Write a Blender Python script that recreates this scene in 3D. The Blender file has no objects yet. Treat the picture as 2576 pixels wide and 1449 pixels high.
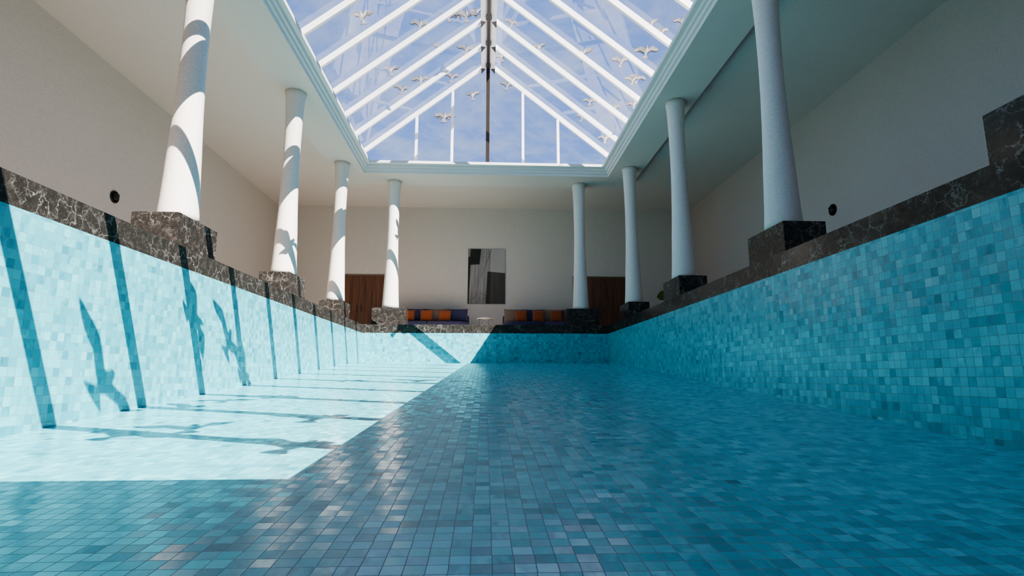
import bpy, bmesh, math, random
from mathutils import Vector, Matrix, Quaternion

random.seed(7)
scn = bpy.context.scene
COL = scn.collection
PI = math.pi

# ------------------------------------------------------------------ helpers
def tag(o, label=None, cat=None, group=None, kind=None):
    if label: o['label'] = label
    if cat: o['category'] = cat
    if group: o['group'] = group
    if kind: o['kind'] = kind
    return o

def empty(name, loc=(0, 0, 0), rot=(0, 0, 0), label=None, cat=None, group=None, kind=None, parent=None):
    o = bpy.data.objects.new(name, None)
    COL.objects.link(o)
    o.location = loc
    o.rotation_euler = rot
    o.empty_display_size = 0.1
    if parent: o.parent = parent
    return tag(o, label, cat, group, kind)

def obj(name, bm, mats, parent=None, smooth=False, kind=None, label=None, cat=None, group=None, normals=True):
    if normals:
        bmesh.ops.recalc_face_normals(bm, faces=bm.faces)
    me = bpy.data.meshes.new(name)
    bm.to_mesh(me)
    bm.free()
    if not isinstance(mats, (list, tuple)): mats = [mats]
    for m in mats: me.materials.append(m)
    if smooth:
        for p in me.polygons: p.use_smooth = True
    o = bpy.data.objects.new(name, me)
    COL.objects.link(o)
    if parent: o.parent = parent
    return tag(o, label, cat, group, kind)

def copy_tree(o, parent=None):
    c = o.copy()
    COL.objects.link(c)
    if parent: c.parent = parent
    for ch in list(o.children):
        copy_tree(ch, c)
    return c

def box(bm, x0, x1, y0, y1, z0, z1, mi=0):
    vs = [bm.verts.new(p) for p in ((x0, y0, z0), (x1, y0, z0), (x1, y1, z0), (x0, y1, z0),
                                    (x0, y0, z1), (x1, y0, z1), (x1, y1, z1), (x0, y1, z1))]
    fs = []
    for idx in ((3, 2, 1, 0), (4, 5, 6, 7), (0, 1, 5, 4), (1, 2, 6, 5), (2, 3, 7, 6), (3, 0, 4, 7)):
        f = bm.faces.new([vs[i] for i in idx]); f.material_index = mi
        fs.append(f)
    return vs, fs

def rbox(x0, x1, y0, y1, z0, z1, r, seg=3):
    bm = bmesh.new()
    box(bm, x0, x1, y0, y1, z0, z1)
    bmesh.ops.bevel(bm, geom=list(bm.edges), offset=r, segments=seg, profile=0.5, affect='EDGES', clamp_overlap=True)
    return bm

def bar(bm, p, q, w, h, up=(0, 0, 1), mi=0):
    """box beam from p to q, w across, h along up"""
    p, q = Vector(p), Vector(q)
    d = (q - p).normalized()
    upv = Vector(up)
    s = d.cross(upv).normalized()
    u = s.cross(d).normalized()
    vs = []
    for c in (p, q):
        for a, b in ((-1, -1), (1, -1), (1, 1), (-1, 1)):
            vs.append(bm.verts.new(c + s * (a * w / 2) + u * (b * h / 2)))
    for idx in ((3, 2, 1, 0), (4, 5, 6, 7), (0, 1, 5, 4), (1, 2, 6, 5), (2, 3, 7, 6), (3, 0, 4, 7)):
        f = bm.faces.new([vs[i] for i in idx]); f.material_index = mi

def tube(bm, pts, r, seg=8, cap=True):
    pts = [Vector(p) for p in pts]
    rings = []
    n = len(pts)
    ref = Vector((0, 0, 1))
    for i, p in enumerate(pts):
        d = (pts[min(i + 1, n - 1)] - pts[max(i - 1, 0)]).normalized()
        rr = ref if abs(d.dot(ref)) < 0.95 else Vector((1, 0, 0))
        a = d.cross(rr).normalized(); b = d.cross(a).normalized()
        rad = r[i] if isinstance(r, (list, tuple)) else r
        rings.append([bm.verts.new(p + a * math.cos(2 * PI * k / seg) * rad + b * math.sin(2 * PI * k / seg) * rad) for k in range(seg)])
    for i in range(n - 1):
        for k in range(seg):
            bm.faces.new((rings[i][k], rings[i][(k + 1) % seg], rings[i + 1][(k + 1) % seg], rings[i + 1][k]))
    if cap:
        bm.faces.new(rings[0][::-1]); bm.faces.new(rings[-1])

def lathe(bm, prof, seg=48, M=None, cap0=True, cap1=True):
    """prof = [(r,z)...]"""
    rings = []
    for r, z in prof:
        ring = []
        for k in range(seg):
            v = Vector((r * math.cos(2 * PI * k / seg), r * math.sin(2 * PI * k / seg), z))
            if M: v = M @ v
            ring.append(bm.verts.new(v))
        rings.append(ring)
    for i in range(len(prof) - 1):
        for k in range(seg):
            bm.faces.new((rings[i][k], rings[i][(k + 1) % seg], rings[i + 1][(k + 1) % seg], rings[i + 1][k]))
    if cap0: bm.faces.new(rings[0][::-1])
    if cap1: bm.faces.new(rings[-1])

def ring_sweep(bm, path, closed_prof, mi=0):
    """sweep a profile [(inset, z)] round a rectangle path=(x0,x1,y0,y1); positive offset grows outward"""
    x0, x1, y0, y1 = path
    rows = []
    for off, z in closed_prof:
        rows.append([bm.verts.new(p) for p in ((x0 - off, y0 - off, z), (x1 + off, y0 - off, z), (x1 + off, y1 + off, z), (x0 - off, y1 + off, z))])
    n = len(rows)
    for i in range(n):
        a, b = rows[i], rows[(i + 1) % n]
        for k in range(4):
            f = bm.faces.new((a[k], a[(k + 1) % 4], b[(k + 1) % 4], b[k])); f.material_index = mi

def uv_planar(bm, fn):
    uv = bm.loops.layers.uv.verify()
    for f in bm.faces:
        for l in f.loops:
            l[uv].uv = fn(l.vert.co, f.normal)

# ------------------------------------------------------------------ materials
class NT:
    def __init__(self, mat):
        self.m = mat; self.t = mat.node_tree; self.t.nodes.clear()
    def n(self, typ, **kw):
        nd = self.t.nodes.new(typ)
        for k, v in kw.items():
            if k == 'op': nd.operation = v
            elif k.startswith('i_'):
                key = k[2:]
                key = int(key) if key.isdigit() else key.replace('_', ' ')
                self.set(nd, key, v)
            else: setattr(nd, k, v)
        return nd
    def set(self, nd, key, v):
        s = nd.inputs[key]
        if hasattr(v, 'links') or isinstance(v, bpy.types.NodeSocket): self.t.links.new(v, s)
        elif isinstance(v, bpy.types.Node): self.t.links.new(v.outputs[0], s)
        else: s.default_value = v
    def math(self, op, a, b=None, c=None, clamp=False):
        nd = self.t.nodes.new('ShaderNodeMath'); nd.operation = op; nd.use_clamp = clamp
        self.set(nd, 0, a)
        if b is not None: self.set(nd, 1, b)
        if c is not None: self.set(nd, 2, c)
        return nd.outputs[0]
    def vmath(self, op, a, b=None, scale=None):
        nd = self.t.nodes.new('ShaderNodeVectorMath'); nd.operation = op
        self.set(nd, 0, a)
        if b is not None: self.set(nd, 1, b)
        if scale is not None: self.set(nd, 'Scale', scale)
        return nd.outputs[0] if op not in ('DOT_PRODUCT', 'LENGTH') else nd.outputs['Value']
    def mix(self, fac, a, b, blend='MIX'):
        nd = self.t.nodes.new('ShaderNodeMix'); nd.data_type = 'RGBA'; nd.blend_type = blend
        self.set(nd, 0, fac); self.set(nd, 6, a); self.set(nd, 7, b)
        return nd.outputs[2]
    def ramp(self, fac, stops, interp='LINEAR'):
        nd = self.t.nodes.new('ShaderNodeValToRGB'); nd.color_ramp.interpolation = interp
        el = nd.color_ramp.elements
        while len(el) < len(stops): el.new(0.5)
        for e, (p, c) in zip(el, stops):
            e.position = p
            e.color = c if len(c) == 4 else (*c, 1)
        self.set(nd, 0, fac)
        return nd.outputs[0]
    def noise(self, vec, scale, detail=3, rough=0.55, dist=0.0):
        nd = self.n('ShaderNodeTexNoise')
        if vec is not None: self.set(nd, 'Vector', vec)
        nd.inputs['Scale'].default_value = scale; nd.inputs['Detail'].default_value = detail
        nd.inputs['Roughness'].default_value = rough; nd.inputs['Distortion'].default_value = dist
        return nd

def new_mat(name):
    m = bpy.data.materials.new(name); m.use_nodes = True
    return m, NT(m)

def out(nt, sh):
    o = nt.n('ShaderNodeOutputMaterial')
    nt.t.links.new(sh.outputs[0] if isinstance(sh, bpy.types.Node) else sh, o.inputs[0])

def rgb(r, g, b):  # sRGB 0-255 -> linear
    f = lambda c: c / 12.92 if c <= 0.04045 else ((c + 0.055) / 1.055) ** 2.4
    return (f(r / 255), f(g / 255), f(b / 255), 1)

def simple(name, col, rough=0.5, metal=0.0, var=0.08, scale=30, bump=0.0, bscale=200, spec=0.5, sheen=0.0):
    m, nt = new_mat(name)
    tc = nt.n('ShaderNodeTexCoord')
    nz = nt.noise(tc.outputs['Object'], scale, 3)
    c2 = tuple(max(0, c * (1 - 2 * var)) for c in col[:3]) + (1,)
    c1 = tuple(min(1, c * (1 + 2 * var)) for c in col[:3]) + (1,)
    c = nt.mix(nz.outputs[0], c2, c1)
    b = nt.n('ShaderNodeBsdfPrincipled', i_Base_Color=c, i_Roughness=rough, i_Metallic=metal)
    b.inputs['Specular IOR Level'].default_value = spec
    if sheen: b.inputs['Sheen Weight'].default_value = sheen
    if bump:
        bn = nt.noise(tc.outputs['Object'], bscale, 3)
        bp = nt.n('ShaderNodeBump', i_Height=bn.outputs[0], i_Strength=bump, i_Distance=0.004)
        nt.set(b, 'Normal', bp)
    out(nt, b)
    return m

def plaster(name, col, grain=0.10, scale=55, bump=0.35):
    m, nt = new_mat(name)
    geo = nt.n('ShaderNodeNewGeometry')
    n1 = nt.noise(geo.outputs['Position'], scale, 2, 0.7)
    n2 = nt.noise(geo.outputs['Position'], 1.3, 3)
    f = nt.ramp(n1.outputs[0], [(0.36, (0, 0, 0)), (0.64, (1, 1, 1))])
    lo = tuple(c * (1 - grain) for c in col[:3]) + (1,)
    hi = tuple(min(1, c * (1 + grain * 0.6)) for c in col[:3]) + (1,)
    c = nt.mix(f, lo, hi)
    c = nt.mix(nt.math('MULTIPLY', n2.outputs[0], 0.10), c, (0.5, 0.47, 0.43, 1))
    b = nt.n('ShaderNodeBsdfPrincipled', i_Base_Color=c, i_Roughness=0.85)
    b.inputs['Specular IOR Level'].default_value = 0.2
    bp = nt.n('ShaderNodeBump', i_Height=n1.outputs[0], i_Strength=bump, i_Distance=0.006)
    nt.set(b, 'Normal', bp)
    out(nt, b)
    return m

def tile_mat(name, grout_col, lift=1.0):
    m, nt = new_mat(name)
    uv = nt.n('ShaderNodeUVMap').outputs[0]
    T = 0.0812
    p = nt.vmath('SCALE', uv, scale=1 / T)
    sep = nt.n('ShaderNodeSeparateXYZ', i_0=p)
    row = nt.math('FLOOR', sep.outputs[1])
    wn0 = nt.n('ShaderNodeTexWhiteNoise', noise_dimensions='1D', i_W=row)
    # hand-laid rows drift a little, tile widths wander
    wob = nt.n('ShaderNodeTexNoise', noise_dimensions='2D')
    comb0 = nt.n('ShaderNodeCombineXYZ', i_0=nt.math('MULTIPLY', sep.outputs[0], 0.31), i_1=nt.math('MULTIPLY', row, 3.7))
    nt.set(wob, 'Vector', comb0.outputs[0]); wob.inputs['Scale'].default_value = 1.0; wob.inputs['Detail'].default_value = 0
    u = nt.math('ADD', sep.outputs[0], nt.math('MULTIPLY', nt.math('SUBTRACT', wn0.outputs[0], 0.5), 0.05))
    u = nt.math('ADD', u, nt.math('MULTIPLY', nt.math('SUBTRACT', wob.outputs[0], 0.5), 0.07))
    v = sep.outputs[1]
    cu, cv = nt.math('FLOOR', u), row
    fu, fv = nt.math('SUBTRACT', u, cu), nt.math('SUBTRACT', v, cv)
    cell = nt.n('ShaderNodeCombineXYZ', i_0=cu, i_1=cv)
    wn = nt.n('ShaderNodeTexWhiteNoise', noise_dimensions='2D', i_Vector=cell.outputs[0])
    r = nt.n('ShaderNodeSeparateColor', i_0=wn.outputs['Color'])
    cell2 = nt.vmath('ADD', cell.outputs[0], (57.3, 11.9, 0))
    wnb = nt.n('ShaderNodeTexWhiteNoise', noise_dimensions='2D', i_Vector=cell2)
    r2 = nt.n('ShaderNodeSeparateColor', i_0=wnb.outputs['Color'])
    # smoky glaze inside each tile, cut at tile borders
    off = nt.vmath('SCALE', wn.outputs['Color'], scale=40.0)
    vec = nt.vmath('ADD', p, off)
    vec = nt.vmath('MULTIPLY', vec, (1.0, 0.55, 1.0))
    smoke = nt.noise(vec, 1.1, 4, 0.6, 0.4)
    base = nt.ramp(r.outputs[0], [(0.0, rgb(66, 154, 169)), (0.25, rgb(82, 172, 184)), (0.7, rgb(95, 186, 197)), (1.0, rgb(108, 197, 205))])
    dark = nt.mix(r2.outputs[2], rgb(46, 122, 140), rgb(60, 128, 146))
    amt = nt.math('MULTIPLY', nt.ramp(smoke.outputs[0], [(0.42, (0, 0, 0)), (0.72, (1, 1, 1))]), nt.math('POWER', r.outputs[1], 1.6))
    col = nt.mix(nt.math('MULTIPLY', amt, 0.95), base, dark)
    deep = nt.math('GREATER_THAN', r2.outputs[0], 0.965)
    col = nt.mix(nt.math('MULTIPLY', deep, 0.40), col, rgb(36, 96, 110))
    # grout
    eu = nt.math('MINIMUM', fu, nt.math('SUBTRACT', 1.0, fu))
    ev = nt.math('MINIMUM', fv, nt.math('SUBTRACT', 1.0, fv))
    e = nt.math('MINIMUM', eu, ev)
    g = nt.n('ShaderNodeMapRange', i_0=e, i_1=0.012, i_2=0.030); g.clamp = True
    col = nt.mix(g.outputs[0], grout_col, col)
    # tilt of each hand-pressed tile
    tx = nt.math('MULTIPLY_ADD', nt.math('SUBTRACT', r.outputs[2], 0.5), 0.044, 0.5)
    ty = nt.math('MULTIPLY_ADD', nt.math('SUBTRACT', r2.outputs[1], 0.5), 0.044, 0.5)
    nc = nt.n('ShaderNodeCombineColor', i_0=tx, i_1=ty, i_2=1.0)
    nm = nt.n('ShaderNodeNormalMap', i_Color=nc.outputs[0], i_Strength=1.0)
    wav = nt.noise(vec, 1.6, 2)
    hgt = nt.math('ADD', nt.math('MULTIPLY', g.outputs[0], 1.0), nt.math('MULTIPLY', wav.outputs[0], 0.8))
    bp = nt.n('ShaderNodeBump', i_Height=hgt, i_Strength=0.22, i_Distance=0.004)
    nt.set(bp, 'Normal', nm)
    rough = nt.math('MULTIPLY_ADD', smoke.outputs[0], 0.16, 0.12)
    rough = nt.math('ADD', rough, nt.math('MULTIPLY', nt.math('SUBTRACT', 1.0, g.outputs[0]), 0.5))
    b = nt.n('ShaderNodeBsdfPrincipled', i_Base_Color=col, i_Roughness=rough, i_Normal=bp.outputs[0])
    b.inputs['Specular IOR Level'].default_value = 0.42
    out(nt, b)
    return m

def marble(name):
    m, nt = new_mat(name)
    geo = nt.n('ShaderNodeNewGeometry')
    pos = geo.outputs['Position']
    d1 = nt.noise(pos, 7.0, 6, 0.62)
    dv = nt.vmath('SCALE', nt.vmath('SUBTRACT', d1.outputs['Color'], (0.5, 0.5, 0.5)), scale=0.22)
    wp = nt.vmath('ADD', pos, dv)
    def veins(scale, w0, w1, seedoff):
        v = nt.n('ShaderNodeTexVoronoi', feature='DISTANCE_TO_EDGE')
        nt.set(v, 'Vector', nt.vmath('ADD', wp, (seedoff, seedoff * 0.7, seedoff * 1.3))); v.inputs['Scale'].default_value = scale
        mr = nt.n('ShaderNodeMapRange', i_0=v.outputs[0], i_1=w0, i_2=w1, i_3=1.0, i_4=0.0); mr.clamp = True
        return mr.outputs[0]
    va = veins(5.5, 0.004, 0.036, 0.0)
    vb = veins(13.0, 0.006, 0.055, 4.1)
    vc = veins(32.0, 0.012, 0.09, 9.3)
    ma = nt.noise(pos, 3.6, 4, 0.6); mb = nt.noise(pos, 10.0, 4, 0.65); mc = nt.noise(pos, 24.0, 4, 0.7)
    va = nt.math('MULTIPLY', va, nt.ramp(ma.outputs[0], [(0.42, (0, 0, 0)), (0.62, (1, 1, 1))]))
    vb = nt.math('MULTIPLY', vb, nt.ramp(mb.outputs[0], [(0.50, (0, 0, 0)), (0.72, (.75, .75, .75))]))
    vc = nt.math('MULTIPLY', vc, nt.ramp(mc.outputs[0], [(0.50, (0, 0, 0)), (0.74, (.45, .45, .45))]))
    v = nt.math('MAXIMUM', nt.math('MAXIMUM', va, vb), vc)
    base = nt.ramp(mb.outputs[0], [(0.3, (0.018, 0.016, 0.014)), (0.55, (0.031, 0.027, 0.024)), (0.8, (0.052, 0.043, 0.037))])
    col = nt.mix(nt.math('MULTIPLY', v, 0.62), base, (0.36, 0.34, 0.31, 1))
    b = nt.n('ShaderNodeBsdfPrincipled', i_Base_Color=col, i_Roughness=0.16)
    b.inputs['Specular IOR Level'].default_value = 0.38
    out(nt, b)
    return m

def wood(name, dark, light):
    m, nt = new_mat(name)
    tc = nt.n('ShaderNodeTexCoord')
    v = nt.vmath('MULTIPLY', tc.outputs['Object'], (7.0, 7.0, 0.45))
    n1 = nt.noise(v, 1.6, 5, 0.6, 0.6)
    v2 = nt.vmath('MULTIPLY', tc.outputs['Object'], (60.0, 60.0, 1.2))
    n2 = nt.noise(v2, 1.5, 3)
    f = nt.math('MULTIPLY_ADD', n2.outputs[0], 0.35, nt.math('MULTIPLY', n1.outputs[0], 0.75))
    c = nt.ramp(f, [(0.32, dark), (0.72, light)])
    b = nt.n('ShaderNodeBsdfPrincipled', i_Base_Color=c, i_Roughness=0.5)
    bp = nt.n('ShaderNodeBump', i_Height=n2.outputs[0], i_Strength=0.15, i_Distance=0.002)
    nt.set(b, 'Normal', bp)
    out(nt, b)
    return m

def glass_mat(name):
    m, nt = new_mat(name)
    tr = nt.n('ShaderNodeBsdfTransparent'); tr.inputs[0].default_value = (0.95, 0.96, 0.98, 1)
    gl = nt.n('ShaderNodeBsdfGlossy'); gl.inputs['Roughness'].default_value = 0.0; gl.inputs[0].default_value = (1, 1, 1, 1)
    geo = nt.n('ShaderNodeNewGeometry')
    c = nt.math('ABSOLUTE', nt.vmath('DOT_PRODUCT', geo.outputs['Normal'], geo.outputs['Incoming']))
    fr = nt.math('MULTIPLY_ADD', nt.math('POWER', nt.math('SUBTRACT', 1.0, c, clamp=True), 5.0), 0.75, 0.055)
    mx = nt.n('ShaderNodeMixShader', i_0=fr, i_1=tr.outputs[0], i_2=gl.outputs[0])
    out(nt, mx)
    return m

def fabric(name, col, var=0.12):
    return simple(name, col, rough=0.9, var=var, scale=14, bump=0.5, bscale=180, spec=0.15, sheen=0.25)

M = {}
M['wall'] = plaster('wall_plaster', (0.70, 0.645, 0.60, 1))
M['wall_r_shade'] = plaster('wall_plaster_painted_shade', (0.585, 0.495, 0.46, 1))  # darker, warmer copy of the wall plaster; right-side shade put into the colour
M['ceil'] = plaster('ceiling_plaster', (0.71, 0.645, 0.595, 1), grain=0.06)
M['column'] = plaster('column_stone', (0.84, 0.77, 0.715, 1), grain=0.30, scale=125, bump=0.12)
M['cornice'] = plaster('cornice_plaster', (0.74, 0.73, 0.71, 1), grain=0.08)
M['tile'] = tile_mat('pool_wall_tile', rgb(132, 142, 142))
M['tile_floor'] = tile_mat('pool_floor_tile', rgb(112, 116, 120))
M['marble'] = marble('dark_veined_marble')
M['deck'] = simple('deck_stone', (0.52, 0.46, 0.40, 1), rough=0.45, var=0.08, scale=4)
M['wood'] = wood('dark_walnut', rgb(58, 36, 26), rgb(122, 82, 60))
M['frame_wood'] = simple('door_frame_bronze', rgb(120, 100, 84), rough=0.5)
M['white_metal'] = simple('white_coated_metal', (0.80, 0.78, 0.77, 1), rough=0.28, var=0.02, spec=0.7)
M['dark_metal'] = simple('dark_bronze_metal', (0.055, 0.042, 0.032, 1), rough=0.3, metal=0.6, var=0.1)
M['black'] = simple('black_metal', (0.012, 0.011, 0.011, 1), rough=0.35, metal=0.3, var=0.1)
M['glass'] = glass_mat('skylight_glass')
M['navy'] = fabric('navy_fabric', rgb(64, 64, 96))
M['taupe'] = fabric('taupe_fabric', rgb(128, 114, 101))
M['orange'] = fabric('orange_fabric', rgb(146, 80, 52))
M['chrome'] = simple('brushed_steel', (0.42, 0.40, 0.39, 1), rough=0.25, metal=0.9, var=0.03)
M['white_stone'] = simple('pale_marble_top', (0.72, 0.69, 0.65, 1), rough=0.25, var=0.12, scale=8)
M['leaf'] = simple('leaf_green', rgb(84, 104, 36), rough=0.4, var=0.25, scale=10)
M['pot'] = simple('pot_ceramic', rgb(88, 84, 80), rough=0.6)
M['soil'] = simple('potting_soil', rgb(48, 36, 28), rough=0.95, var=0.3, scale=60)
M['stem'] = simple('plant_stem', rgb(80, 86, 40), rough=0.6)

# ------------------------------------------------------------------ dimensions (deck top is z = 0)
PX, PY0, PY1 = 4.0, -2.2, 17.858        # pool
COPE = 0.275                            # coping thickness
WX, WY0, WY1 = 8.70, -6.6, 22.52        # room
SOF, CEI = 5.107, 5.407                  # soffit beam underside, outer ceiling
SX, SY0, SY1 = 4.15, -2.14, 17.81       # opening at soffit level
BX, BY0, BY1 = 5.155, -3.27, 18.94      # outer edge of soffit beam
RIM = 5.474
fz = lambda y: -2.547 + 0.0777 * y      # sloping pool floor
CREST = 16.2

# ------------------------------------------------------------------ pool
def pool_floor():
    bm = bmesh.new()
    prof = [(PY0 - .2, fz(PY0 - .2)), (CREST, fz(CREST)), (PY1 + .2, fz(CREST)), (PY1 + .2, -3.2), (PY0 - .2, -3.2)]
    n = len(prof)
    a = [bm.verts.new((-PX - .2, y, z)) for y, z in prof]; b = [bm.verts.new((PX + .2, y, z)) for y, z in prof]
    bm.faces.new(a[::-1]); bm.faces.new(b)
    for i in range(n): bm.faces.new((a[i], a[(i + 1) % n], b[(i + 1) % n], b[i]))
    uv_planar(bm, lambda c, nn: (c.x + 0.02, c.y * 1.003))
    obj('pool_floor', bm, M['tile_floor'], kind='structure', label='turquoise tiled pool floor sloping up towards the far end')
pool_floor()

def pool_wall(name, x0, x1, y0, y1, axis, label):
    bm = bmesh.new()
    box(bm, x0, x1, y0, y1, -3.1, -COPE)
    if axis == 'x': uv_planar(bm, lambda c, n: (c.y, c.z - 0.02))
    else: uv_planar(bm, lambda c, n: (c.x, c.z - 0.02))
    obj(name, bm, M['tile'], kind='structure', label=label)
pool_wall('pool_wall_left', -PX - .2, -PX, PY0 - .2, PY1 + .2, 'x', 'sunlit turquoise mosaic wall on the left side of the empty pool')
pool_wall('pool_wall_right', PX, PX + .2, PY0 - .2, PY1 + .2, 'x', 'shaded turquoise mosaic wall on the right side of the empty pool')
pool_wall('pool_wall_back', -PX, PX, PY1, PY1 + .2, 'y', 'turquoise mosaic wall at the far end of the pool')
pool_wall('pool_wall_front', -PX, PX, PY0 - .2, PY0, 'y', 'turquoise mosaic wall behind the camera')

bm = bmesh.new()
ring_sweep(bm, (-PX, PX, PY0, PY1), [(0, -COPE), (0.34, -COPE), (0.34, 0), (0, 0)])
obj('trim_1', bm, M['marble'], kind='structure', label='dark veined marble coping round the pool edge')

bm = bmesh.new()
ix, iy0, iy1 = PX + .34, PY0 - .34, PY1 + .34
box(bm, -WX, -ix, WY0, WY1, -0.25, 0); box(bm, ix, WX, WY0, WY1, -0.25, 0)
box(bm, -ix, ix, WY0, iy0, -0.25, 0); box(bm, -ix, ix, iy1, WY1, -0.25, 0)
obj('floor', bm, M['deck'], kind='structure', label='beige stone deck round the pool')

# ------------------------------------------------------------------ room shell
def slab(name, x0, x1, y0, y1, z0, z1, mat, label=None):
    bm = bmesh.new(); box(bm, x0, x1, y0, y1, z0, z1)
    obj(name, bm, mat, kind='structure', label=label)
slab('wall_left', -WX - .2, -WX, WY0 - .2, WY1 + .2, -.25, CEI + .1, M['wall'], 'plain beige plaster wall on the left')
slab('wall_right', WX, WX + .2, WY0 - .2, WY1 + .2, -.25, CEI + .1, M['wall_r_shade'], 'plain beige plaster wall on the right')
slab('wall_back', -WX, WX, WY1, WY1 + .2, -.25, CEI + .1, M['wall'], 'beige plaster end wall behind the sofas')
slab('wall_front', -WX, WX, WY0 - .2, WY0, -.25, CEI + .1, M['wall'], 'beige plaster wall behind the camera')

bm = bmesh.new()   # outer ceiling slab with the opening, closed above the beam
oy0, oy1, ox = BY0, BY1, BX
box(bm, -WX - .2, -ox, WY0 - .2, WY1 + .2, CEI, CEI + .2); box(bm, ox, WX + .2, WY0 - .2, WY1 + .2, CEI, CEI + .2)
box(bm, -ox, ox, WY0 - .2, oy0, CEI, CEI + .2); box(bm, -ox, ox, oy1, WY1 + .2, CEI, CEI + .2)
obj('ceiling', bm, M['ceil'], kind='structure', label='plain pale ceiling over the deck round the skylight')

bm = bmesh.new()   # dropped beam that the columns carry
for (x0, x1, y0, y1) in ((-BX, -SX, BY0, BY1), (SX, BX, BY0, BY1), (-SX, SX, BY0, SY0), (-SX, SX, SY1, BY1)):
    box(bm, x0, x1, y0, y1, SOF, RIM - .01)
obj('trim_2', bm, M['ceil'], kind='structure', label='flat dropped soffit beam carried by the columns')

bm = bmesh.new()   # stepped cornice inside the opening
e = 0.002
prof = [(-e, SOF), (-e - .004, SOF), (-.012, SOF + .09), (-.056, SOF + .097), (-.066, SOF + .180), (-.112, SOF + .187), (-.122, SOF + .265),
        (-.19, SOF + .272), (-.222, SOF + .28), (-.222, RIM), (-e, RIM)]
ring_sweep(bm, (-SX, SX, SY0, SY1), prof)
obj('trim_3', bm, M['cornice'], kind='structure', label='stepped white cornice framing the skylight opening')

# ------------------------------------------------------------------ skylight
RZ, SL = 10.05, 0.80                    # underside of rafters at the centre, slope
GY, SP, NB = 19.34, 1.40, 16
FY = -3.6
YS = [GY - SP * i for i in range(NB)] + [FY]      # the end bay by the front wall is wider
EAVE = (RZ - RIM) / SL + 0.05
sky = empty('window_1', (0, (GY + FY) / 2, RIM), label='gabled glass skylight with white rafters over the pool', kind='structure')
off = -Vector(sky.location)
def shift(bm):
    bmesh.ops.translate(bm, verts=bm.verts, vec=off)
    return bm
for y in YS:
    for s in (-1, 1):
        bm = bmesh.new()
        nrm = Vector((s * SL, 0, 1)).normalized()
        p = Vector((s * 0.16, y, RZ - 0.16 * SL)) + nrm * 0.08
        q = Vector((s * EAVE, y, RZ - EAVE * SL)) + nrm * 0.08
        bar(bm, p, q, 0.085, 0.16, up=nrm)
        obj('rafter', shift(bm), M['white_metal'], sky)
for i in range(NB):
    y1, y0 = YS[i], YS[i + 1]
    for s in (-1, 1):
        bm = bmesh.new()
        h = 0.21
        pts = [(s * 0.05, y0, RZ - .05 * SL + h), (s * EAVE, y0, RZ - EAVE * SL + h), (s * EAVE, y1, RZ - EAVE * SL + h), (s * 0.05, y1, RZ - .05 * SL + h)]
        bm.faces.new([bm.verts.new(p) for p in pts])
        obj('glass_pane', shift(bm), M['glass'], sky)
# ridge beam
bm = bmesh.new()
box(bm, -0.05, 0.05, FY - .05, GY + .05, RZ - 0.17, RZ + 0.22)
ridge = obj('ridge_spine', shift(bm), M['dark_metal'], sky, label='dark bronze spine along the ridge')
for s in (-1, 1):
    bm = bmesh.new()
    for (ya, yb) in ((FY - .05, GY + .05),):
        pts = [(s * .052, RZ - .10), (s * .26, RZ - .22), (s * .26, RZ - .20), (s * .052, RZ - .06)]
        a = [bm.verts.new((x, ya, z)) for x, z in pts]; b = [bm.verts.new((x, yb, z)) for x, z in pts]
        bm.faces.new(a); bm.faces.new(b[::-1])
        for k in range(4): bm.faces.new((a[k], b[k], b[(k + 1) % 4], a[(k + 1) % 4]))
    pl = obj('ridge_plate', shift(bm), M['white_metal'], sky, label='white plate under the ridge')
    for i, y in enumerate(YS):
        bm = bmesh.new()
        zl = lambda x: RZ - .10 - (x - .052) * (.12 / .208) - .004
        tri = [(.255, y - .21), (.255, y + .16), (.10, y - .02)]  # dark triangles modelled on the plate in place of mirrored reflections
        lo = [bm.verts.new((s * x, yy, zl(x) - .006)) for x, yy in tri]; hi = [bm.verts.new((s * x, yy, zl(x) + .003)) for x, yy in tri]
        bm.faces.new(lo); bm.faces.new(hi[::-1])
        for k in range(3): bm.faces.new((lo[k], hi[k], hi[(k + 1) % 3], lo[(k + 1) % 3]))
        obj('reflection_patch', shift(bm), M['dark_metal'], pl, label='dark triangle standing for a reflection on the ridge plate')
        if i < NB:
            bm = bmesh.new()
            pts = [Vector((s * (.062 + .022 * math.sin(PI * t / 6)), y - .22 - .26 * t / 6, RZ - .19)) for t in range(7)]
            tube(bm, pts, .016, 6)
            obj('clip', shift(bm), M['black'], ridge)
# gables
for gi, y in enumerate((GY, FY)):
    for x in (-2.64, -1.32, 0.0, 1.32, 2.64):
        bm = bmesh.new()
        top = RZ - abs(x) * SL - (0.02 if x else 0.1)
        w = 0.13 if x == 0 else 0.095
        box(bm, x - w / 2, x + w / 2, y - .05, y + .05, RIM, top)
        obj('mullion', shift(bm), M['dark_metal'] if x == 0 else M['white_metal'], sky, label='dark bronze centre mullion' if x == 0 else None)
    xs = [-EAVE, -2.64, -1.32, 0, 1.32, 2.64, EAVE]
    for a, b in zip(xs[:-1], xs[1:]):
        bm = bmesh.new()
        yy = y + (.06 if gi == 0 else -.06)
        zt = lambda x: max(RIM + .01, RZ - abs(x) * SL + .15)
        pts = [(a, yy, RIM), (b, yy, RIM), (b, yy, zt(b)), (a, yy, zt(a))]
        bm.faces.new([bm.verts.new(p) for p in pts])
        obj('glass_pane', shift(bm), M['glass'], sky)
bm = bmesh.new()
for s in (-1, 1): box(bm, s * EAVE - .06, s * EAVE + .06, FY - .1, GY + .1, RIM - .01, RIM + .12)
obj('eave_rail', shift(bm), M['white_metal'], sky)

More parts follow.
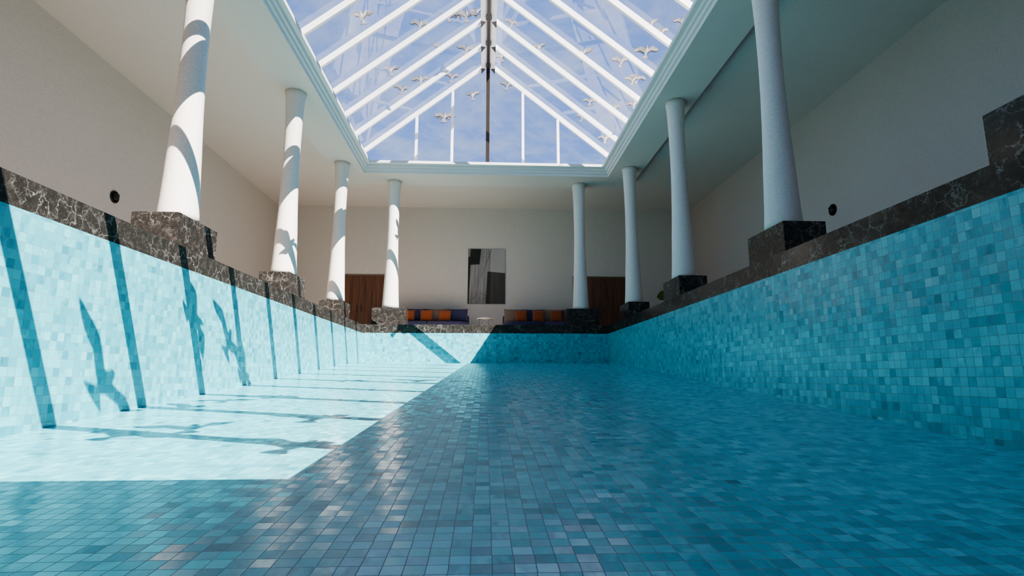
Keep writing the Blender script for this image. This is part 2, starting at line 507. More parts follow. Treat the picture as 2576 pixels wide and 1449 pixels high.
# ------------------------------------------------------------------ columns
PROF = [(.60, .284), (.66, .282), (.94, .264), (1.3, .249), (1.65, .236), (2.0, .219), (2.4, .203), (2.9, .190), (3.4, .184), (3.7, .185), (4.0, .189),
        (4.3, .195), (4.6, .204), (4.85, .216), (5.0, .230), (5.06, .240), (SOF, .250)]
def interp_prof(n=40):
    res = []
    for i in range(n + 1):
        z = PROF[0][0] + (PROF[-1][0] - PROF[0][0]) * i / n
        for (z0, r0), (z1, r1) in zip(PROF[:-1], PROF[1:]):
            if z0 <= z <= z1 + 1e-9:
                t = (z - z0) / (z1 - z0); res.append((r0 + (r1 - r0) * t, z)); break
    return res
def make_column():
    t = empty('column')
    bm = bmesh.new(); lathe(bm, interp_prof(), 56)
    obj('shaft', bm, M['column'], t, smooth=True)
    bm = bmesh.new(); box(bm, -.325, .325, -.555, .555, 0, .60)
    bmesh.ops.bevel(bm, geom=list(bm.edges), offset=.004, segments=1, affect='EDGES')
    obj('pedestal', bm, M['marble'], t, label='dark veined marble pedestal')
    return t
col0 = make_column()
CG = 'white flared columns on marble pedestals round the pool'
cl = [
 (-4.665, 8.19, 0, 'large sunlit white column on the left pool edge, nearest of the left row in view'),
 (-4.665, 12.59, 0, 'sunlit white column on the left pool edge, second of the left row in view'),
 (-4.665, 17.0, 0, 'sunlit white column at the far end of the left pool edge, left of the left door'),
 (-3.25, 18.605, 90, 'sunlit white column at the far pool end, between the left door and the left sofa'),
 (3.25, 18.605, 90, 'white column at the far pool end, between the right sofa and the right door'),
 (4.665, 17.0, 0, 'shaded white column at the far end of the right pool edge, right of the right door'),
 (4.665, 12.59, 0, 'shaded white column on the right pool edge, with the green leaf beside its pedestal'),
 (4.665, 8.19, 0, 'tall shaded white column on the right pool edge, next to the right wall lamp'),
 (4.665, 3.79, 0, 'white column cut off by the right edge of the photo'),
 (-4.665, 3.79, 0, 'white column left of the view on the left pool edge, beside the camera'),
]
for i, (x, y, r, lab) in enumerate(cl):
    c = col0 if i == 0 else copy_tree(col0)
    c.location = (x, y, 0); c.rotation_euler = (0, 0, math.radians(r))
    tag(c, lab, 'column', CG)

# ------------------------------------------------------------------ doors
def door(name, xc, label):
    w, h = 2.30, 2.449
    t = empty(name, (xc, WY1, 0), label=label, kind='structure')
    bm = bmesh.new()
    box(bm, -w / 2 - .05, w / 2 + .05, -.035, 0, h, h + .05)
    box(bm, -w / 2 - .05, -w / 2, -.035, 0, 0, h); box(bm, w / 2, w / 2 + .05, -.035, 0, 0, h)
    obj('door_frame', bm, M['frame_wood'], t)
    for s in (-1, 1):
        bm = bmesh.new()
        x0, x1 = (-w / 2, -.006) if s < 0 else (.006, w / 2)
        box(bm, x0, x1, -.022 if s > 0 else -.026, 0, 0.01, h - .004)
        lf = obj('door_leaf', bm, M['wood'], t)
        bm = bmesh.new()
        hx = s * .09
        tube(bm, [(hx, -.07, .92), (hx, -.07, 1.22)], .011, 8)
        tube(bm, [(hx, -.026, .95), (hx, -.07, .95)], .008, 6); tube(bm, [(hx, -.026, 1.19), (hx, -.07, 1.19)], .008, 6)
        obj('handle', bm, M['dark_metal'], lf)
    return t
door('door_1', -5.18, 'dark walnut double door at the left of the end wall')
door('door_2', 4.82, 'dark walnut double door at the right of the end wall')

# ------------------------------------------------------------------ wall lamps
def sconce(loc, rz, label):
    t = empty('wall_lamp', loc, (0, 0, rz), label=label, cat='lamp', group='round black wall lamps')
    Rm = Matrix.Rotation(PI / 2, 4, 'Y')     # lathe axis -> +X, away from the wall
    bm = bmesh.new(); lathe(bm, [(.147, 0), (.147, .02), (.140, .028), (.128, .028), (.124, .018), (.0905, .018)], 40, Rm, cap0=True, cap1=True)
    obj('wall_plate', bm, M['black'], t, smooth=False)
    bm = bmesh.new(); lathe(bm, [(.118, .018), (.116, .026), (.108, .026), (.106, .018)], 40, Rm)
    obj('ring', bm, M['black'], t)
    bm = bmesh.new(); lathe(bm, [(.092, .018), (.084, .042), (.066, .060), (.042, .070), (.012, .074)], 40, Rm)
    obj('dome', bm, M['black'], t, smooth=True)
    bm = bmesh.new()
    pts = [Vector((.062 + .03 * math.sin(PI * k / 10), .062 * math.cos(PI * (k / 10)), .012 + .05 * math.sin(PI * k / 10))) for k in range(11)]
    tube(bm, pts, .009, 8)
    obj('bulb_hood', bm, M['dark_metal'], t, smooth=True)
    return t
sconce((-WX, 12.71, 2.459), 0, 'round black wall lamp on the left wall behind the nearest left column')
sconce((WX, 12.91, 2.48), PI, 'round black wall lamp on the right wall beside the tall right column')

# ------------------------------------------------------------------ painting
def painting():
    t = empty('painting', (0.0, WY1 - .001, 1.311), label='large abstract black, grey and white canvas on the end wall between the sofas', cat='painting')
    W0, W1, H0 = -.772, .780, 2.315
    bm = bmesh.new(); box(bm, W0, W1, -.035, 0, 0, H0)
    obj('canvas', bm, simple('canvas_edge', rgb(120, 116, 112), rough=0.8), t)
    def px(u, v):   # u,v in the measured frame of the canvas picture
        return (W0 + (u - 232) / (1025 - 232) * (W1 - W0), (1318 - v) / (1318 - 147) * H0)
    def paint(name, c1, c2, sx, sz, scale=2.0, speck=None):
        m, nt = new_mat(name)
        tc = nt.n('ShaderNodeTexCoord')
        v = nt.vmath('MULTIPLY', tc.outputs['Object'], (sx, 1.0, sz))
        n = nt.noise(v, scale, 5, 0.6)
        c = nt.ramp(n.outputs[0], [(0.3, c1), (0.7, c2)])
        if speck:
            n2 = nt.noise(tc.outputs['Object'], 16, 5, 0.75)
            sp = nt.n('ShaderNodeSeparateXYZ', i_0=tc.outputs['Object'])
            lowm = nt.ramp(nt.math('DIVIDE', sp.outputs[2], H0), [(0.04, (0.75, .75, .75)), (0.14, (1, 1, 1)), (0.26, (0, 0, 0))])
            f = nt.math('MULTIPLY', lowm, nt.ramp(n2.outputs[0], [(0.42, (0, 0, 0)), (0.62, (1, 1, 1))]))
            c = nt.mix(nt.math('MULTIPLY', f, 0.65), c, rgb(84, 76, 74))
        b = nt.n('ShaderNodeBsdfPrincipled', i_Base_Color=c, i_Roughness=0.7)
        out(nt, b)
        return m
    mats = [paint('paint_concrete_grey', rgb(120, 116, 114), rgb(172, 168, 166), 9.0, .5, 1.5, True),
            paint('paint_black', rgb(30, 29, 28), rgb(40, 39, 37), 1, 1),
            paint('paint_white', rgb(168, 165, 162), rgb(178, 175, 172), 1, 1),
            paint('paint_charcoal', rgb(66, 62, 60), rgb(84, 80, 78), 6, .4, 1.2),
            paint('paint_deep_charcoal', rgb(50, 47, 46), rgb(58, 54, 53), 5, .5),
            paint('paint_pale_grey', rgb(128, 126, 122), rgb(140, 137, 133), 2, 1)]
    bm = bmesh.new()
    def poly(pts, mi, lift):
        f = bm.faces.new([bm.verts.new((px(u, v)[0], -.036 - lift, px(u, v)[1])) for u, v in pts]); f.material_index = mi
        f.normal_update()
        if f.normal.y > 0: f.normal_flip()
    poly([(232, 147), (1025, 147), (1025, 1318), (232, 1318)], 0, 0)
    poly([(232, 147), (290, 147), (275, 318), (240, 320), (232, 330)], 5, .0004)
    poly([(290, 147), (512, 147), (478, 478), (285, 492), (240, 492), (240, 320), (275, 318)], 1, .0008)
    poly([(240, 480), (285, 480), (258, 1318), (232, 1318)], 1, .0008)
    poly([(716, 147), (1025, 147), (1025, 665), (708, 640)], 2, .0006)
    poly([(650, 632), (1025, 663), (1025, 1318), (612, 1318)], 3, .0009)
    poly([(650, 632), (712, 637), (708, 1318), (612, 1318)], 4, .0012)
    poly([(737, 147), (745, 147), (512, 760), (508, 758)], 1, .0014)
    obj('painted_face', bm, mats, t, normals=False, label='abstract shapes in black, grey and white')
painting()

# ------------------------------------------------------------------ sofas, cushions, table
def cushion(w, h, d, n=14, puff=1.0, seed=0):
    """soft square cushion: w along x, h along z, d thick along y, origin bottom centre"""
    rnd = random.Random(seed)
    bm = bmesh.new()
    grid = {}
    def P(i, j, side):
        u, v = i / n * 2 - 1, j / n * 2 - 1
        # pinched sides, pointed corners
        edge = (1 - abs(u) ** 3.2) * (1 - abs(v) ** 3.2)
        x = u * w / 2 * (1 - .045 * (1 - abs(v) ** 2) * abs(u)); z = v * h / 2 * (1 - .045 * (1 - abs(u) ** 2) * abs(v))
        y = side * d / 2 * max(0, edge) ** .45 * puff
        y += side * .006 * math.sin(5 * u + seed) * math.cos(4 * v + seed) * edge
        return Vector((x, y, z + h / 2))
    for side in (-1, 1):
        for i in range(n + 1):
            for j in range(n + 1):
                if side == 1 and (i in (0, n) or j in (0, n)):
                    grid[(1, i, j)] = grid[(-1, i, j)]
                else: grid[(side, i, j)] = bm.verts.new(P(i, j, side))
        for i in range(n):
            for j in range(n):
                q = [grid[(side, i, j)], grid[(side, i + 1, j)], grid[(side, i + 1, j + 1)], grid[(side, i, j + 1)]]
                bm.faces.new(q if side < 0 else q[::-1])
    return bm

def sofa(xin, s, label, seams, cols):
    """xin = inner (rounded) end, s = +1 when the sofa extends to +x"""
    L = 3.34
    t = empty('sofa', (xin + s * L / 2, 21.44, 0), label=label, cat='sofa', group='navy sofas against the end wall')
    X = lambda a: s * (a - L / 2)           # a measured from the inner end
    def seat_block(a0, a1, round_inner):
        pts = []
        y0, y1 = -.34, .42
        if round_inner:
            for k in range(9):
                an = PI / 2 * k / 8
                pts.append((a0 + .36 - .36 * math.cos(an) * 1.0, y0 + .36 - .36 * math.sin(an)))
            pts = [(a0, y1)] + pts
        else: pts = [(a0, y1), (a0, y0)]
        pts += [(a1, y0), (a1, y1)]
        bm = bmesh.new()
        rings = []
        mid = sum(p[0] for p in pts) / len(pts)
        R1, R2 = (.24 if round_inner else .03), .05
        levels = [(0.0, .16)] + [(PI / 2 * k / 7, None) for k in range(8)]
        for li, (an, zz) in enumerate(levels):
            ins = 1 - math.cos(an); z = zz if zz is not None else .25 + .205 * math.sin(an)
            row = []
            for a, y in pts:
                da = R1 * ins if a < a0 + .5 else -.03 * ins
                dy = R2 * ins * (1 if y < .05 else -1)
                row.append(bm.verts.new((X(a + da), y + dy, z)))
            rings.append(row)
        n = len(pts)
        for r0, r1 in zip(rings[:-1], rings[1:]):
            for k in range(n): bm.faces.new((r0[k], r0[(k + 1) % n], r1[(k + 1) % n], r1[k]))
        bm.faces.new(rings[0][::-1]); bm.faces.new(rings[-1])
        return bm
    obj('seat', seat_block(0, L / 2 - .006, True), M['navy'], t, smooth=True)
    obj('seat', seat_block(L / 2 + .006, L, False), M['navy'], t, smooth=True)
    xs = sorted((X(.04), X(L - .02)))
    obj('plinth', rbox(*sorted((X(.16), X(L - .05))), -.26, .38, .05, .165, .02, 2), M['navy'], t)
    for a in (.22, L - .2):
        for y in (-.2, .3):
            bm = bmesh.new(); lathe(bm, [(.022, 0), (.03, .06)], 12, Matrix.Translation((X(a), y, 0)))
            obj('foot', bm, M['black'], t, smooth=True)
    obj('backrest', rbox(*sorted((X(.08), X(L))), .34, .52, .30, .74, .07, 4), M['navy'], t, smooth=True)
    for k, (a0, a1) in enumerate(seams):
        bm = cushion(a1 - a0 + .05, .56, .24, seed=k + int(10 * xin))
        bmesh.ops.transform(bm, matrix=Matrix.Translation((X((a0 + a1) / 2), .225, .44)) @ Matrix.Rotation(-.13, 4, 'X'), verts=bm.verts)
        obj('back_cushion', bm, M[cols[k]], t, smooth=True, label=('navy' if cols[k] == 'navy' else 'taupe') + ' back cushion')
    return t
SEAMS = [(.15, .93), (.93, 1.72), (1.72, 2.50), (2.50, 3.30)]
sofa(-.60, -1, 'navy sofa left of the coffee table, behind the left marble pedestal', SEAMS, ['navy', 'taupe', 'navy', 'taupe'])
sofa(.58, 1, 'navy sofa right of the coffee table, behind the right marble pedestal', SEAMS, ['taupe', 'navy', 'taupe', 'navy'])
pil = None
for i, (x, tl, rz, lab) in enumerate([
    (-3.02, .00, .05, 'orange throw cushion on the left sofa, partly hidden by the marble pedestal'),
    (-2.32, -.03, -.03, 'orange throw cushion in the middle of the left sofa'),
    (-1.62, .02, .04, 'orange throw cushion on the left sofa, leaning beside the navy end cushion'),
    (1.39, -.05, -.04, 'orange throw cushion on the right sofa, beside the taupe end cushion'),
    (2.06, .03, .02, 'orange throw cushion on the right sofa, second from the coffee table'),
    (2.78, -.01, .03, 'orange throw cushion on the right sofa, third from the coffee table'),
    (3.34, .02, -.05, 'orange throw cushion at the far right of the right sofa, almost hidden by the pedestal')]):
    if pil is None:
        pil = obj('throw_cushion', cushion(.49, .47, .15, seed=3), M['orange'], smooth=True); o = pil
    else:
        o = pil.copy(); COL.objects.link(o)
    o.location = (x, 21.40, .458); o.rotation_euler = (-.16, tl, rz)
    tag(o, lab, 'cushion', 'orange throw cushions on the sofas')

def table():
    t = empty('coffee_table', (-.02, 21.42, 0), label='small round coffee table with pale top and thin steel legs between the sofas', cat='table')
    bm = bmesh.new(); lathe(bm, [(.33, .560), (.345, .565), (.345, .583), (.335, .590)], 40)
    obj('tabletop', bm, M['white_stone'], t, smooth=False, label='pale stone round top')
    bm = bmesh.new()
    tube(bm, [(.27 * math.cos(2 * PI * k / 32), .27 * math.sin(2 * PI * k / 32), .553) for k in range(33)], .008, 6, cap=False)
    obj('top_ring', bm, M['chrome'], t, smooth=True)
    bm = bmesh.new()
    tube(bm, [(.24 * math.cos(2 * PI * k / 32), .24 * math.sin(2 * PI * k / 32), .30 + .035 * math.cos(4 * PI * k / 32)) for k in range(33)], .007, 6, cap=False)
    obj('stretcher_ring', bm, M['chrome'], t, smooth=True)
    for k in range(4):
        a = PI / 4 + k * PI / 2 + .35
        bm = bmesh.new(); c, s = math.cos(a), math.sin(a)
        tube(bm, [(.28 * c, .28 * s, 0), (.27 * c, .27 * s, .25), (.27 * c, .27 * s, .562)], .009, 8)
        obj('leg', bm, M['chrome'], t, smooth=True)
table()

# ------------------------------------------------------------------ potted plant
def plant():
    loc = (5.62, 15.5, 0)
    t = empty('potted_plant', loc, label='leafy green potted plant on the deck behind the middle right marble pedestal', cat='plant')
    bm = bmesh.new(); lathe(bm, [(.17, 0), (.22, .03), (.26, .30), (.27, .40), (.25, .40), (.24, .33)], 32)
    obj('pot', bm, M['pot'], t, smooth=True)
    bm = bmesh.new(); lathe(bm, [(.238, .325), (.238, .335)], 24)
    obj('soil', bm, M['soil'], t)
    rnd = random.Random(5)
    for k in range(9):
        az = k * 2.4 + .3
        ln = .30 + .16 * rnd.random()
        far = .12
        if k < 2: az, ln, far = PI - .10 + .22 * k, .33 - .07 * k, .30
        base = Vector((0.03 * math.cos(az), 0.03 * math.sin(az), .33))
        tip = Vector((far * math.cos(az), far * math.sin(az), .33 + ln))
        st = bmesh.new(); tube(st, [base, (base + tip) / 2 + Vector((0, 0, .03)), tip], [.010, .008, .005], 6)
        s = obj('stem', st, M['stem'], t, smooth=True)
        bm = bmesh.new()
        d = Vector((math.cos(az), math.sin(az), .25)).normalized(); side = Vector((-math.sin(az), math.cos(az), 0)); up = side.cross(d) * -1
        if k < 2: side = Vector((-.25, -.25, .93)).normalized()
        L, Wd = (.40, .115) if k < 2 else (.32, .085)
        rows = []
        for j in range(9):
            f = j / 8
            w = Wd * math.sin(PI * min(1, f * .97 + .03)) ** .8
            c = tip + d * L * f + Vector((0, 0, -.16 * f * f))
            rows.append([bm.verts.new(c - side * w + Vector((0, 0, .025 * math.sin(PI * f)))), bm.verts.new(c), bm.verts.new(c + side * w + Vector((0, 0, .025 * math.sin(PI * f))))])
        for j in range(8):
            for q in range(2): bm.faces.new((rows[j][q], rows[j][q + 1], rows[j + 1][q + 1], rows[j + 1][q]))
        obj('leaf', bm, M['leaf'], s, smooth=True)
plant()

# ------------------------------------------------------------------ birds
def bird_mat():
    m, nt = new_mat('gull_plumage')
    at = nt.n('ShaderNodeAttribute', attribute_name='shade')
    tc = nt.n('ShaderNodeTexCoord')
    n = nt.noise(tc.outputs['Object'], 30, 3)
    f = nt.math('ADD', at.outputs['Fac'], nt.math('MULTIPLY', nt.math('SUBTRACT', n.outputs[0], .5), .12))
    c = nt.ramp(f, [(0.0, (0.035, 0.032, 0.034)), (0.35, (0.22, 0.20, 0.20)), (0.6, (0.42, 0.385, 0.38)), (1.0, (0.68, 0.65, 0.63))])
    b = nt.n('ShaderNodeBsdfPrincipled', i_Base_Color=c, i_Roughness=0.75)
    b.inputs['Specular IOR Level'].default_value = 0.2
    out(nt, b)
    return m
BM_ = bird_mat()
def bird_mesh(name, a1, a2, asym=0.0, sweep=0.0):
    """span about 1; heading -Y, up +Z. one mesh: body, head, tail fan and two wings"""
    bm = bmesh.new()
    sh = bm.verts.layers.float.new('shade')
    def V(p, s):
        v = bm.verts.new(p); v[sh] = s; return v
    # body loft
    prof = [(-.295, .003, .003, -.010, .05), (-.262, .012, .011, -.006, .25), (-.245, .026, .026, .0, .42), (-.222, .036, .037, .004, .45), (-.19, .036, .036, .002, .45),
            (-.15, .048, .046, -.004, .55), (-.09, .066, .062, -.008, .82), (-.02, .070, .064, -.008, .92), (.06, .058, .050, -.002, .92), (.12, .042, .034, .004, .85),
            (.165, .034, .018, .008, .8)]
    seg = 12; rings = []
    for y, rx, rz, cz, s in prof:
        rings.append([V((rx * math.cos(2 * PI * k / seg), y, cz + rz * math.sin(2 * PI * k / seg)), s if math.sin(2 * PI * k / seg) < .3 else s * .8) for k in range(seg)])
    for i in range(len(prof) - 1):
        for k in range(seg): bm.faces.new((rings[i][k], rings[i][(k + 1) % seg], rings[i + 1][(k + 1) % seg], rings[i + 1][k]))
    bm.faces.new(rings[0][::-1])
    # tail fan grows out of the last ring
    nt_ = 12
    tops, bots = [], []
    for row, (y, hw, th) in enumerate(((.165, .034, .012), (.23, .085, .006), (.275, .115, .005), (.30, .126, .004))):
        tr, br = [], []
        for k in range(nt_ + 1):
            u = k / nt_ * 2 - 1
            yy = y + (.018 * (1 - u * u) if row else 0) + (.008 * (k % 2) if row == 3 else 0)
            s = (.75, .8, .5, -.1)[row]
            tr.append(V((u * hw, yy, .008 + th), s)); br.append(V((u * hw, yy, .008 - th), s))
        tops.append(tr); bots.append(br)
    for rws, fl in ((tops, False), (bots, True)):
        for i in range(3):
            for k in range(nt_):
                q = (rws[i][k], rws[i][k + 1], rws[i + 1][k + 1], rws[i + 1][k]); bm.faces.new(q if not fl else q[::-1])
    for k in range(nt_): bm.faces.new((tops[3][k], tops[3][k + 1], bots[3][k + 1], bots[3][k]))
    for i in range(3):
        bm.faces.new((tops[i][0], bots[i][0], bots[i + 1][0], tops[i + 1][0])); bm.faces.new((tops[i][nt_], bots[i][nt_], bots[i + 1][nt_], tops[i + 1][nt_]))
    # wings
    N = 26
    for s in (-1, 1):
        A1, A2 = a1 + s * asym, a2 + s * asym
        x, z = .045, .018
        ring_prev = None
        for i in range(N + 1):
            t = i / N
            if i:
                dl = .49 / N
                an = A1 if t < .42 else A1 + (A2 - A1) * min(1, (t - .42) / .2)
                x += dl * math.cos(an); z += dl * math.sin(an)
            if t < .4: le = -.10 - .075 * (t / .4)
            else: le = -.175 + (.10 + sweep) * ((t - .4) / .6) ** 1.35
            ch = .215 - .035 * t if t < .45 else .199 * (1 - ((t - .45) / .55) ** 2.2) + .022
            te = le + ch + (.014 if i % 2 else 0) * (1 if t > .1 else 0)
            th = .016 * (1 - t) + .003
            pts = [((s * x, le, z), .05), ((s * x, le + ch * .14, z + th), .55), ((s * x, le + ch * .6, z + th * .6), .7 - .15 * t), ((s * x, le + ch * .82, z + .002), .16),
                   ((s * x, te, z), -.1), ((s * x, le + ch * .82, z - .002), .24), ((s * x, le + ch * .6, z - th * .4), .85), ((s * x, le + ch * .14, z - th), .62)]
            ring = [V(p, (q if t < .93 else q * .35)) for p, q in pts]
            if ring_prev:
                for k in range(8): bm.faces.new((ring_prev[k], ring_prev[(k + 1) % 8], ring[(k + 1) % 8], ring[k]))
            else: bm.faces.new(ring)
            ring_prev = ring
        bm.faces.new(ring_prev[::-1])
    bmesh.ops.recalc_face_normals(bm, faces=bm.faces)
    me = bpy.data.meshes.new(name); bm.to_mesh(me); bm.free()
    for p in me.polygons: p.use_smooth = True
    me.materials.append(BM_)
    return me
POSES = {'raised': bird_mesh('gull_wings_raised', .75, .35), 'level': bird_mesh('gull_wings_level', .28, -.25, 0, .03),
         'droop': bird_mesh('gull_wings_arched', .42, -.55, 0, .05), 'bank': bird_mesh('gull_wings_uneven', .55, .1, .22)}
CAM = Vector((-.055, 0, -1.689))
F, PIT, YAW = 1378.87, 0.1615, 0.0499
SUN = Vector((-.662, .69, -1.0))
# the flock, each gull where it flies over the roof: pose, position, wingspan, (pitch, heading), description
BG = 'gulls flying above the glass skylight'
GULLS = [
    ('raised', (-3.574, 14.122, 8.278), 0.680, (-0.620, -0.241), 'grey and white gull with both wings raised, largest at the upper left of the skylight'),
    ('droop', (-2.227, 16.331, 9.621), 0.705, (-0.620, 0.144), 'gull just above a rafter at the upper left, right of the largest gull'),
    ('level', (-1.491, 18.733, 11.648), 0.658, (-0.620, -0.047), 'gull mostly hidden by a rafter, left end of the cluster by the ridge'),
    ('droop', (-1.085, 17.863, 11.072), 0.666, (-0.620, 0.157), 'small gull in the middle of the tight cluster left of the ridge'),
    ('level', (-0.760, 16.852, 10.390), 0.803, (-0.620, -0.040), 'broad-winged gull at the right of the tight cluster left of the ridge'),
    ('raised', (-0.430, 18.343, 11.601), 0.609, (-0.620, -0.168), 'gull half hidden behind the ridge beam at the top of the view'),
    ('raised', (-1.718, 18.110, 9.939), 0.630, (-0.620, 0.307), 'gull crossing behind a left rafter, only wing and tail showing'),
    ('level', (-0.833, 19.420, 10.779), 0.756, (-0.620, 0.256), 'gull with drooped left wing close to the left of the ridge, below the cluster'),
    ('raised', (-3.360, 17.560, 8.713), 0.639, (-0.620, -0.084), 'gull with raised wings over the left part of the skylight, below the largest gull'),
    ('droop', (-2.576, 19.539, 9.525), 0.750, (-0.620, -0.171), 'gull with thin spread wings in the middle of the left skylight slope'),
    ('bank', (-1.450, 20.744, 10.376), 0.800, (-0.620, 0.439), 'gull tilting to the right above the left gable rafter'),
    ('bank', (-3.159, 18.948, 8.787), 0.686, (-0.620, 0.502), 'gull banking to the right in the lower left of the skylight'),
    ('raised', (-0.670, 22.048, 10.289), 0.735, (-0.620, -0.236), 'lone gull in front of the gable glass left of the centre mullion'),
    ('level', (-1.792, 21.406, 8.970), 0.857, (-0.620, 0.059), 'lowest gull on the left, beside a gable mullion'),
    ('droop', (-1.950, 22.523, 9.450), 0.676, (-0.620, 0.200), 'gull overlapped by the lowest gull on the left'),
    ('bank', (0.830, 17.720, 10.742), 0.625, (-0.620, 0.509), 'gull banking right just right of the ridge near the top'),
    ('bank', (0.534, 20.604, 11.248), 0.761, (-0.620, -0.288), 'gull beside the lower end of the ridge on its right'),
    ('raised', (0.836, 21.969, 10.748), 0.715, (-0.620, 0.232), 'gull under the right gable rafter, right of the centre mullion'),
    ('raised', (1.789, 17.866, 9.926), 0.554, (-0.620, -0.415), 'gull mostly behind a right rafter, one wing showing'),
    ('raised', (3.046, 16.373, 8.745), 0.745, (-0.620, -0.405), 'large gull crossing behind a rafter in the middle of the right slope'),
    ('bank', (4.156, 15.625, 8.077), 0.648, (-0.620, 0.130), 'gull with raised left wing below the widest gull on the right'),
    ('level', (4.531, 14.305, 7.598), 0.716, (-0.620, -0.093), 'widest gull on the right, wings spread flat under open sky'),
    ('raised', (4.526, 13.693, 8.053), 0.432, (-0.620, -0.376), 'gull cut by the top right rafter, one wing showing above it'),
    ('raised', (4.725, 13.428, 7.624), 0.480, (-0.620, 0.037), 'gull at the upper right resting its outline on a rafter edge'),
    ('level', (5.165, 13.106, 7.723), 0.471, (-0.620, -0.114), 'gull at the far upper right, almost hidden by the cornice'),
    ('bank', (4.655, 16.158, 7.766), 0.567, (-0.620, 0.089), 'left gull of the overlapping pair on the right slope'),
    ('level', (4.898, 16.395, 7.980), 0.610, (-0.620, 0.296), 'right gull of the overlapping pair on the right slope'),
    ('level', (3.846, 19.126, 8.596), 0.585, (-0.620, 0.044), 'small gull above the lower right rafters, left of the cornice'),
    ('droop', (4.726, 18.915, 8.252), 0.541, (-0.620, -0.144), 'gull almost hidden under a lower right rafter'),
    ('raised', (3.849, 20.832, 8.772), 0.549, (-0.620, 0.293), 'tiny gull behind the second right rafter from the gable'),
    ('bank', (5.014, 17.359, 7.569), 0.569, (-0.620, -0.330), 'gull clipped by the right cornice halfway down'),
    ('droop', (4.773, 20.743, 7.856), 0.712, (-0.620, 0.001), 'lowest gull on the right, just above the gable rafter'),
    ('raised', (5.081, -2.256, 10.900), 0.805, (0.000, 2.618), 'gull out of view casting the flattened gull shadow nearest the left pool wall'),
    ('level', (5.529, -1.964, 11.400), 0.756, (0.000, 3.316), 'gull out of view casting the small gull shadow beyond the second shadow bar'),
    ('droop', (6.278, -1.850, 11.900), 0.756, (0.000, 2.967), 'gull out of view casting the thin gull shadow on the third shadow bar'),
    ('raised', (6.939, -4.814, 12.400), 0.903, (0.000, 3.491), 'gull out of view casting the large gull shadow above the nearest shadow bar'),
    ('droop', (5.587, -4.117, 10.900), 0.854, (0.000, 2.793), 'gull out of view casting the gull shadow on the nearest shadow bar at left'),
    ('raised', (7.202, -3.531, 11.400), 0.952, (0.000, 3.054), 'gull out of view casting the curved shadow near the second bar end'),
    ('raised', (7.865, -5.341, 11.900), 0.927, (0.000, 2.880), 'gull out of view casting the shadow at the right of the nearest bar'),
    ('level', (7.570, -0.362, 13.600), 0.854, (0.000, 3.142), 'gull out of view casting the faint shadow mid far pool floor'),
    ('raised', (7.968, 0.667, 12.100), 0.976, (0.000, 2.967), 'gull out of view casting the shadow near the far sunlight edge'),
    ('bank', (4.708, -3.090, 11.400), 0.878, (0.000, 3.491), 'gull out of view casting the large gull shadow low on the left pool wall'),
    ('droop', (4.468, -1.185, 11.900), 0.756, (0.000, 2.967), 'gull out of view casting the gull shadow on the third wall shadow bar'),
    ('level', (4.970, -0.660, 12.400), 0.830, (0.000, 3.752), 'gull out of view casting the long gull shadow between two wall shadow bars'),
    ('raised', (5.111, -0.145, 12.100), 0.683, (0.000, 3.142), 'gull out of view casting the gull shadow at the foot of the fourth wall bar'),
    ('bank', (3.223, 12.114, 12.600), 0.756, (0.000, 3.054), 'gull out of view casting the broken gull shadow on the far left column'),
    ('raised', (3.312, 4.258, 13.100), 0.756, (0.000, 3.316), 'gull out of view casting the gull shadow on the second left column'),
    ('bank', (6.319, 8.397, 13.600), 0.732, (0.000, 2.618), 'gull out of view casting the gull shadow on the far marble coping'),
]
for pose, pos, span, (pit, head), lab in GULLS:
    o = bpy.data.objects.new('gull', POSES[pose]); COL.objects.link(o)
    o.location = pos; o.scale = (span, span, span); o.rotation_euler = (pit, 0, head)
    tag(o, lab, 'bird', BG)

# ------------------------------------------------------------------ light
sd = bpy.data.lights.new('sun', 'SUN'); sd.energy = 17.8; sd.angle = math.radians(0.09); sd.color = (1.0, 0.945, 0.865)
so = bpy.data.objects.new('sun', sd); COL.objects.link(so)
so.rotation_euler = SUN.to_track_quat('-Z', 'Y').to_euler(); so.location = -SUN * 30

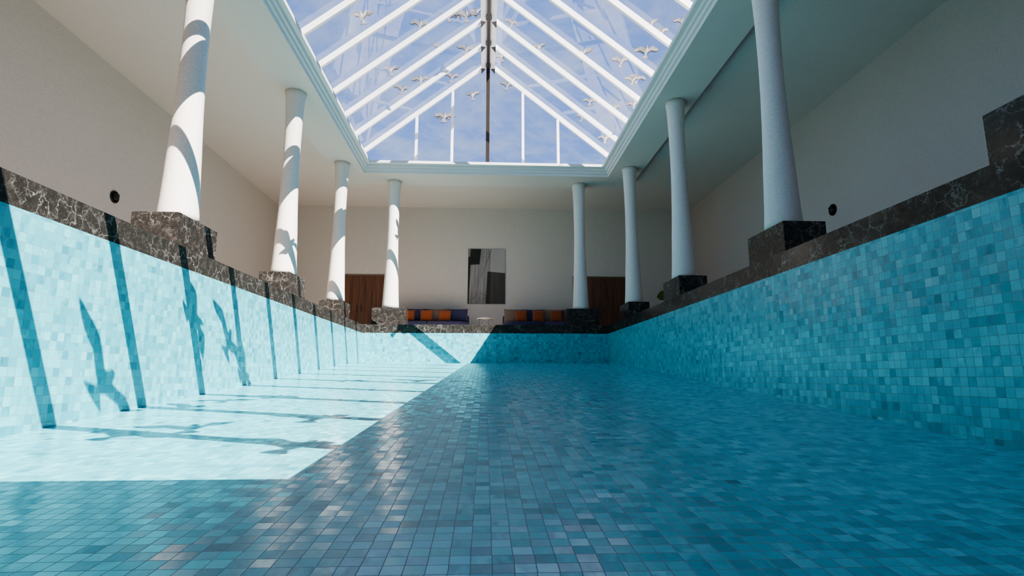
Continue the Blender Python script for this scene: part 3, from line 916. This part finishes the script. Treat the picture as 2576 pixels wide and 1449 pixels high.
w = bpy.data.worlds.new('sky'); scn.world = w; w.use_nodes = True
nt = NT(w)
tc = nt.n('ShaderNodeTexCoord')
sp = nt.n('ShaderNodeSeparateXYZ', i_0=tc.outputs['Generated'])
zc = nt.math('MAXIMUM', sp.outputs[2], 0.06)
pv = nt.n('ShaderNodeCombineXYZ', i_0=nt.math('DIVIDE', sp.outputs[0], zc), i_1=nt.math('DIVIDE', sp.outputs[1], zc))
grad = nt.ramp(sp.outputs[2], [(0.0, (0.42, 0.54, 0.84)), (0.30, (0.21, 0.36, 0.78)), (0.75, (0.15, 0.28, 0.70)), (1.0, (0.14, 0.26, 0.66))])
c1 = nt.noise(nt.vmath('MULTIPLY', pv.outputs[0], (1.0, .8, 1)), 2.1, 8, 0.62, 0.5)
c2 = nt.noise(pv.outputs[0], 9.0, 6, 0.65, 0.3)
cm = nt.math('MULTIPLY_ADD', c2.outputs[0], 0.30, nt.math('MULTIPLY', c1.outputs[0], 0.75))
cf = nt.ramp(cm, [(0.46, (0, 0, 0)), (0.66, (1, 1, 1))])
col = nt.mix(nt.math('MULTIPLY', cf, .56), grad, (0.60, 0.66, 0.80, 1))
bg = nt.n('ShaderNodeBackground', i_Color=col, i_Strength=0.92)
wo = nt.n('ShaderNodeOutputWorld'); nt.t.links.new(bg.outputs[0], wo.inputs[0])

# ------------------------------------------------------------------ camera and view
cd = bpy.data.cameras.new('camera'); cam = bpy.data.objects.new('camera', cd); COL.objects.link(cam)
cd.sensor_width = 36.0; cd.lens = F / 2576 * 36.0; cd.clip_start = 0.02; cd.clip_end = 500
cam.location = CAM; cam.rotation_euler = (PI / 2 + PIT, 0, -YAW)
scn.camera = cam
scn.view_settings.view_transform = 'AgX'
scn.view_settings.look = 'AgX - Medium High Contrast'
scn.view_settings.exposure = 0.42
cy = scn.cycles
cy.use_denoising = True
cy.use_adaptive_sampling = True; cy.adaptive_threshold = 0.02
cy.max_bounces = 8; cy.diffuse_bounces = 4; cy.glossy_bounces = 4; cy.transparent_max_bounces = 12; cy.transmission_bounces = 4
cy.sample_clamp_indirect = 6.0
cy.caustics_reflective = False; cy.caustics_refractive = False
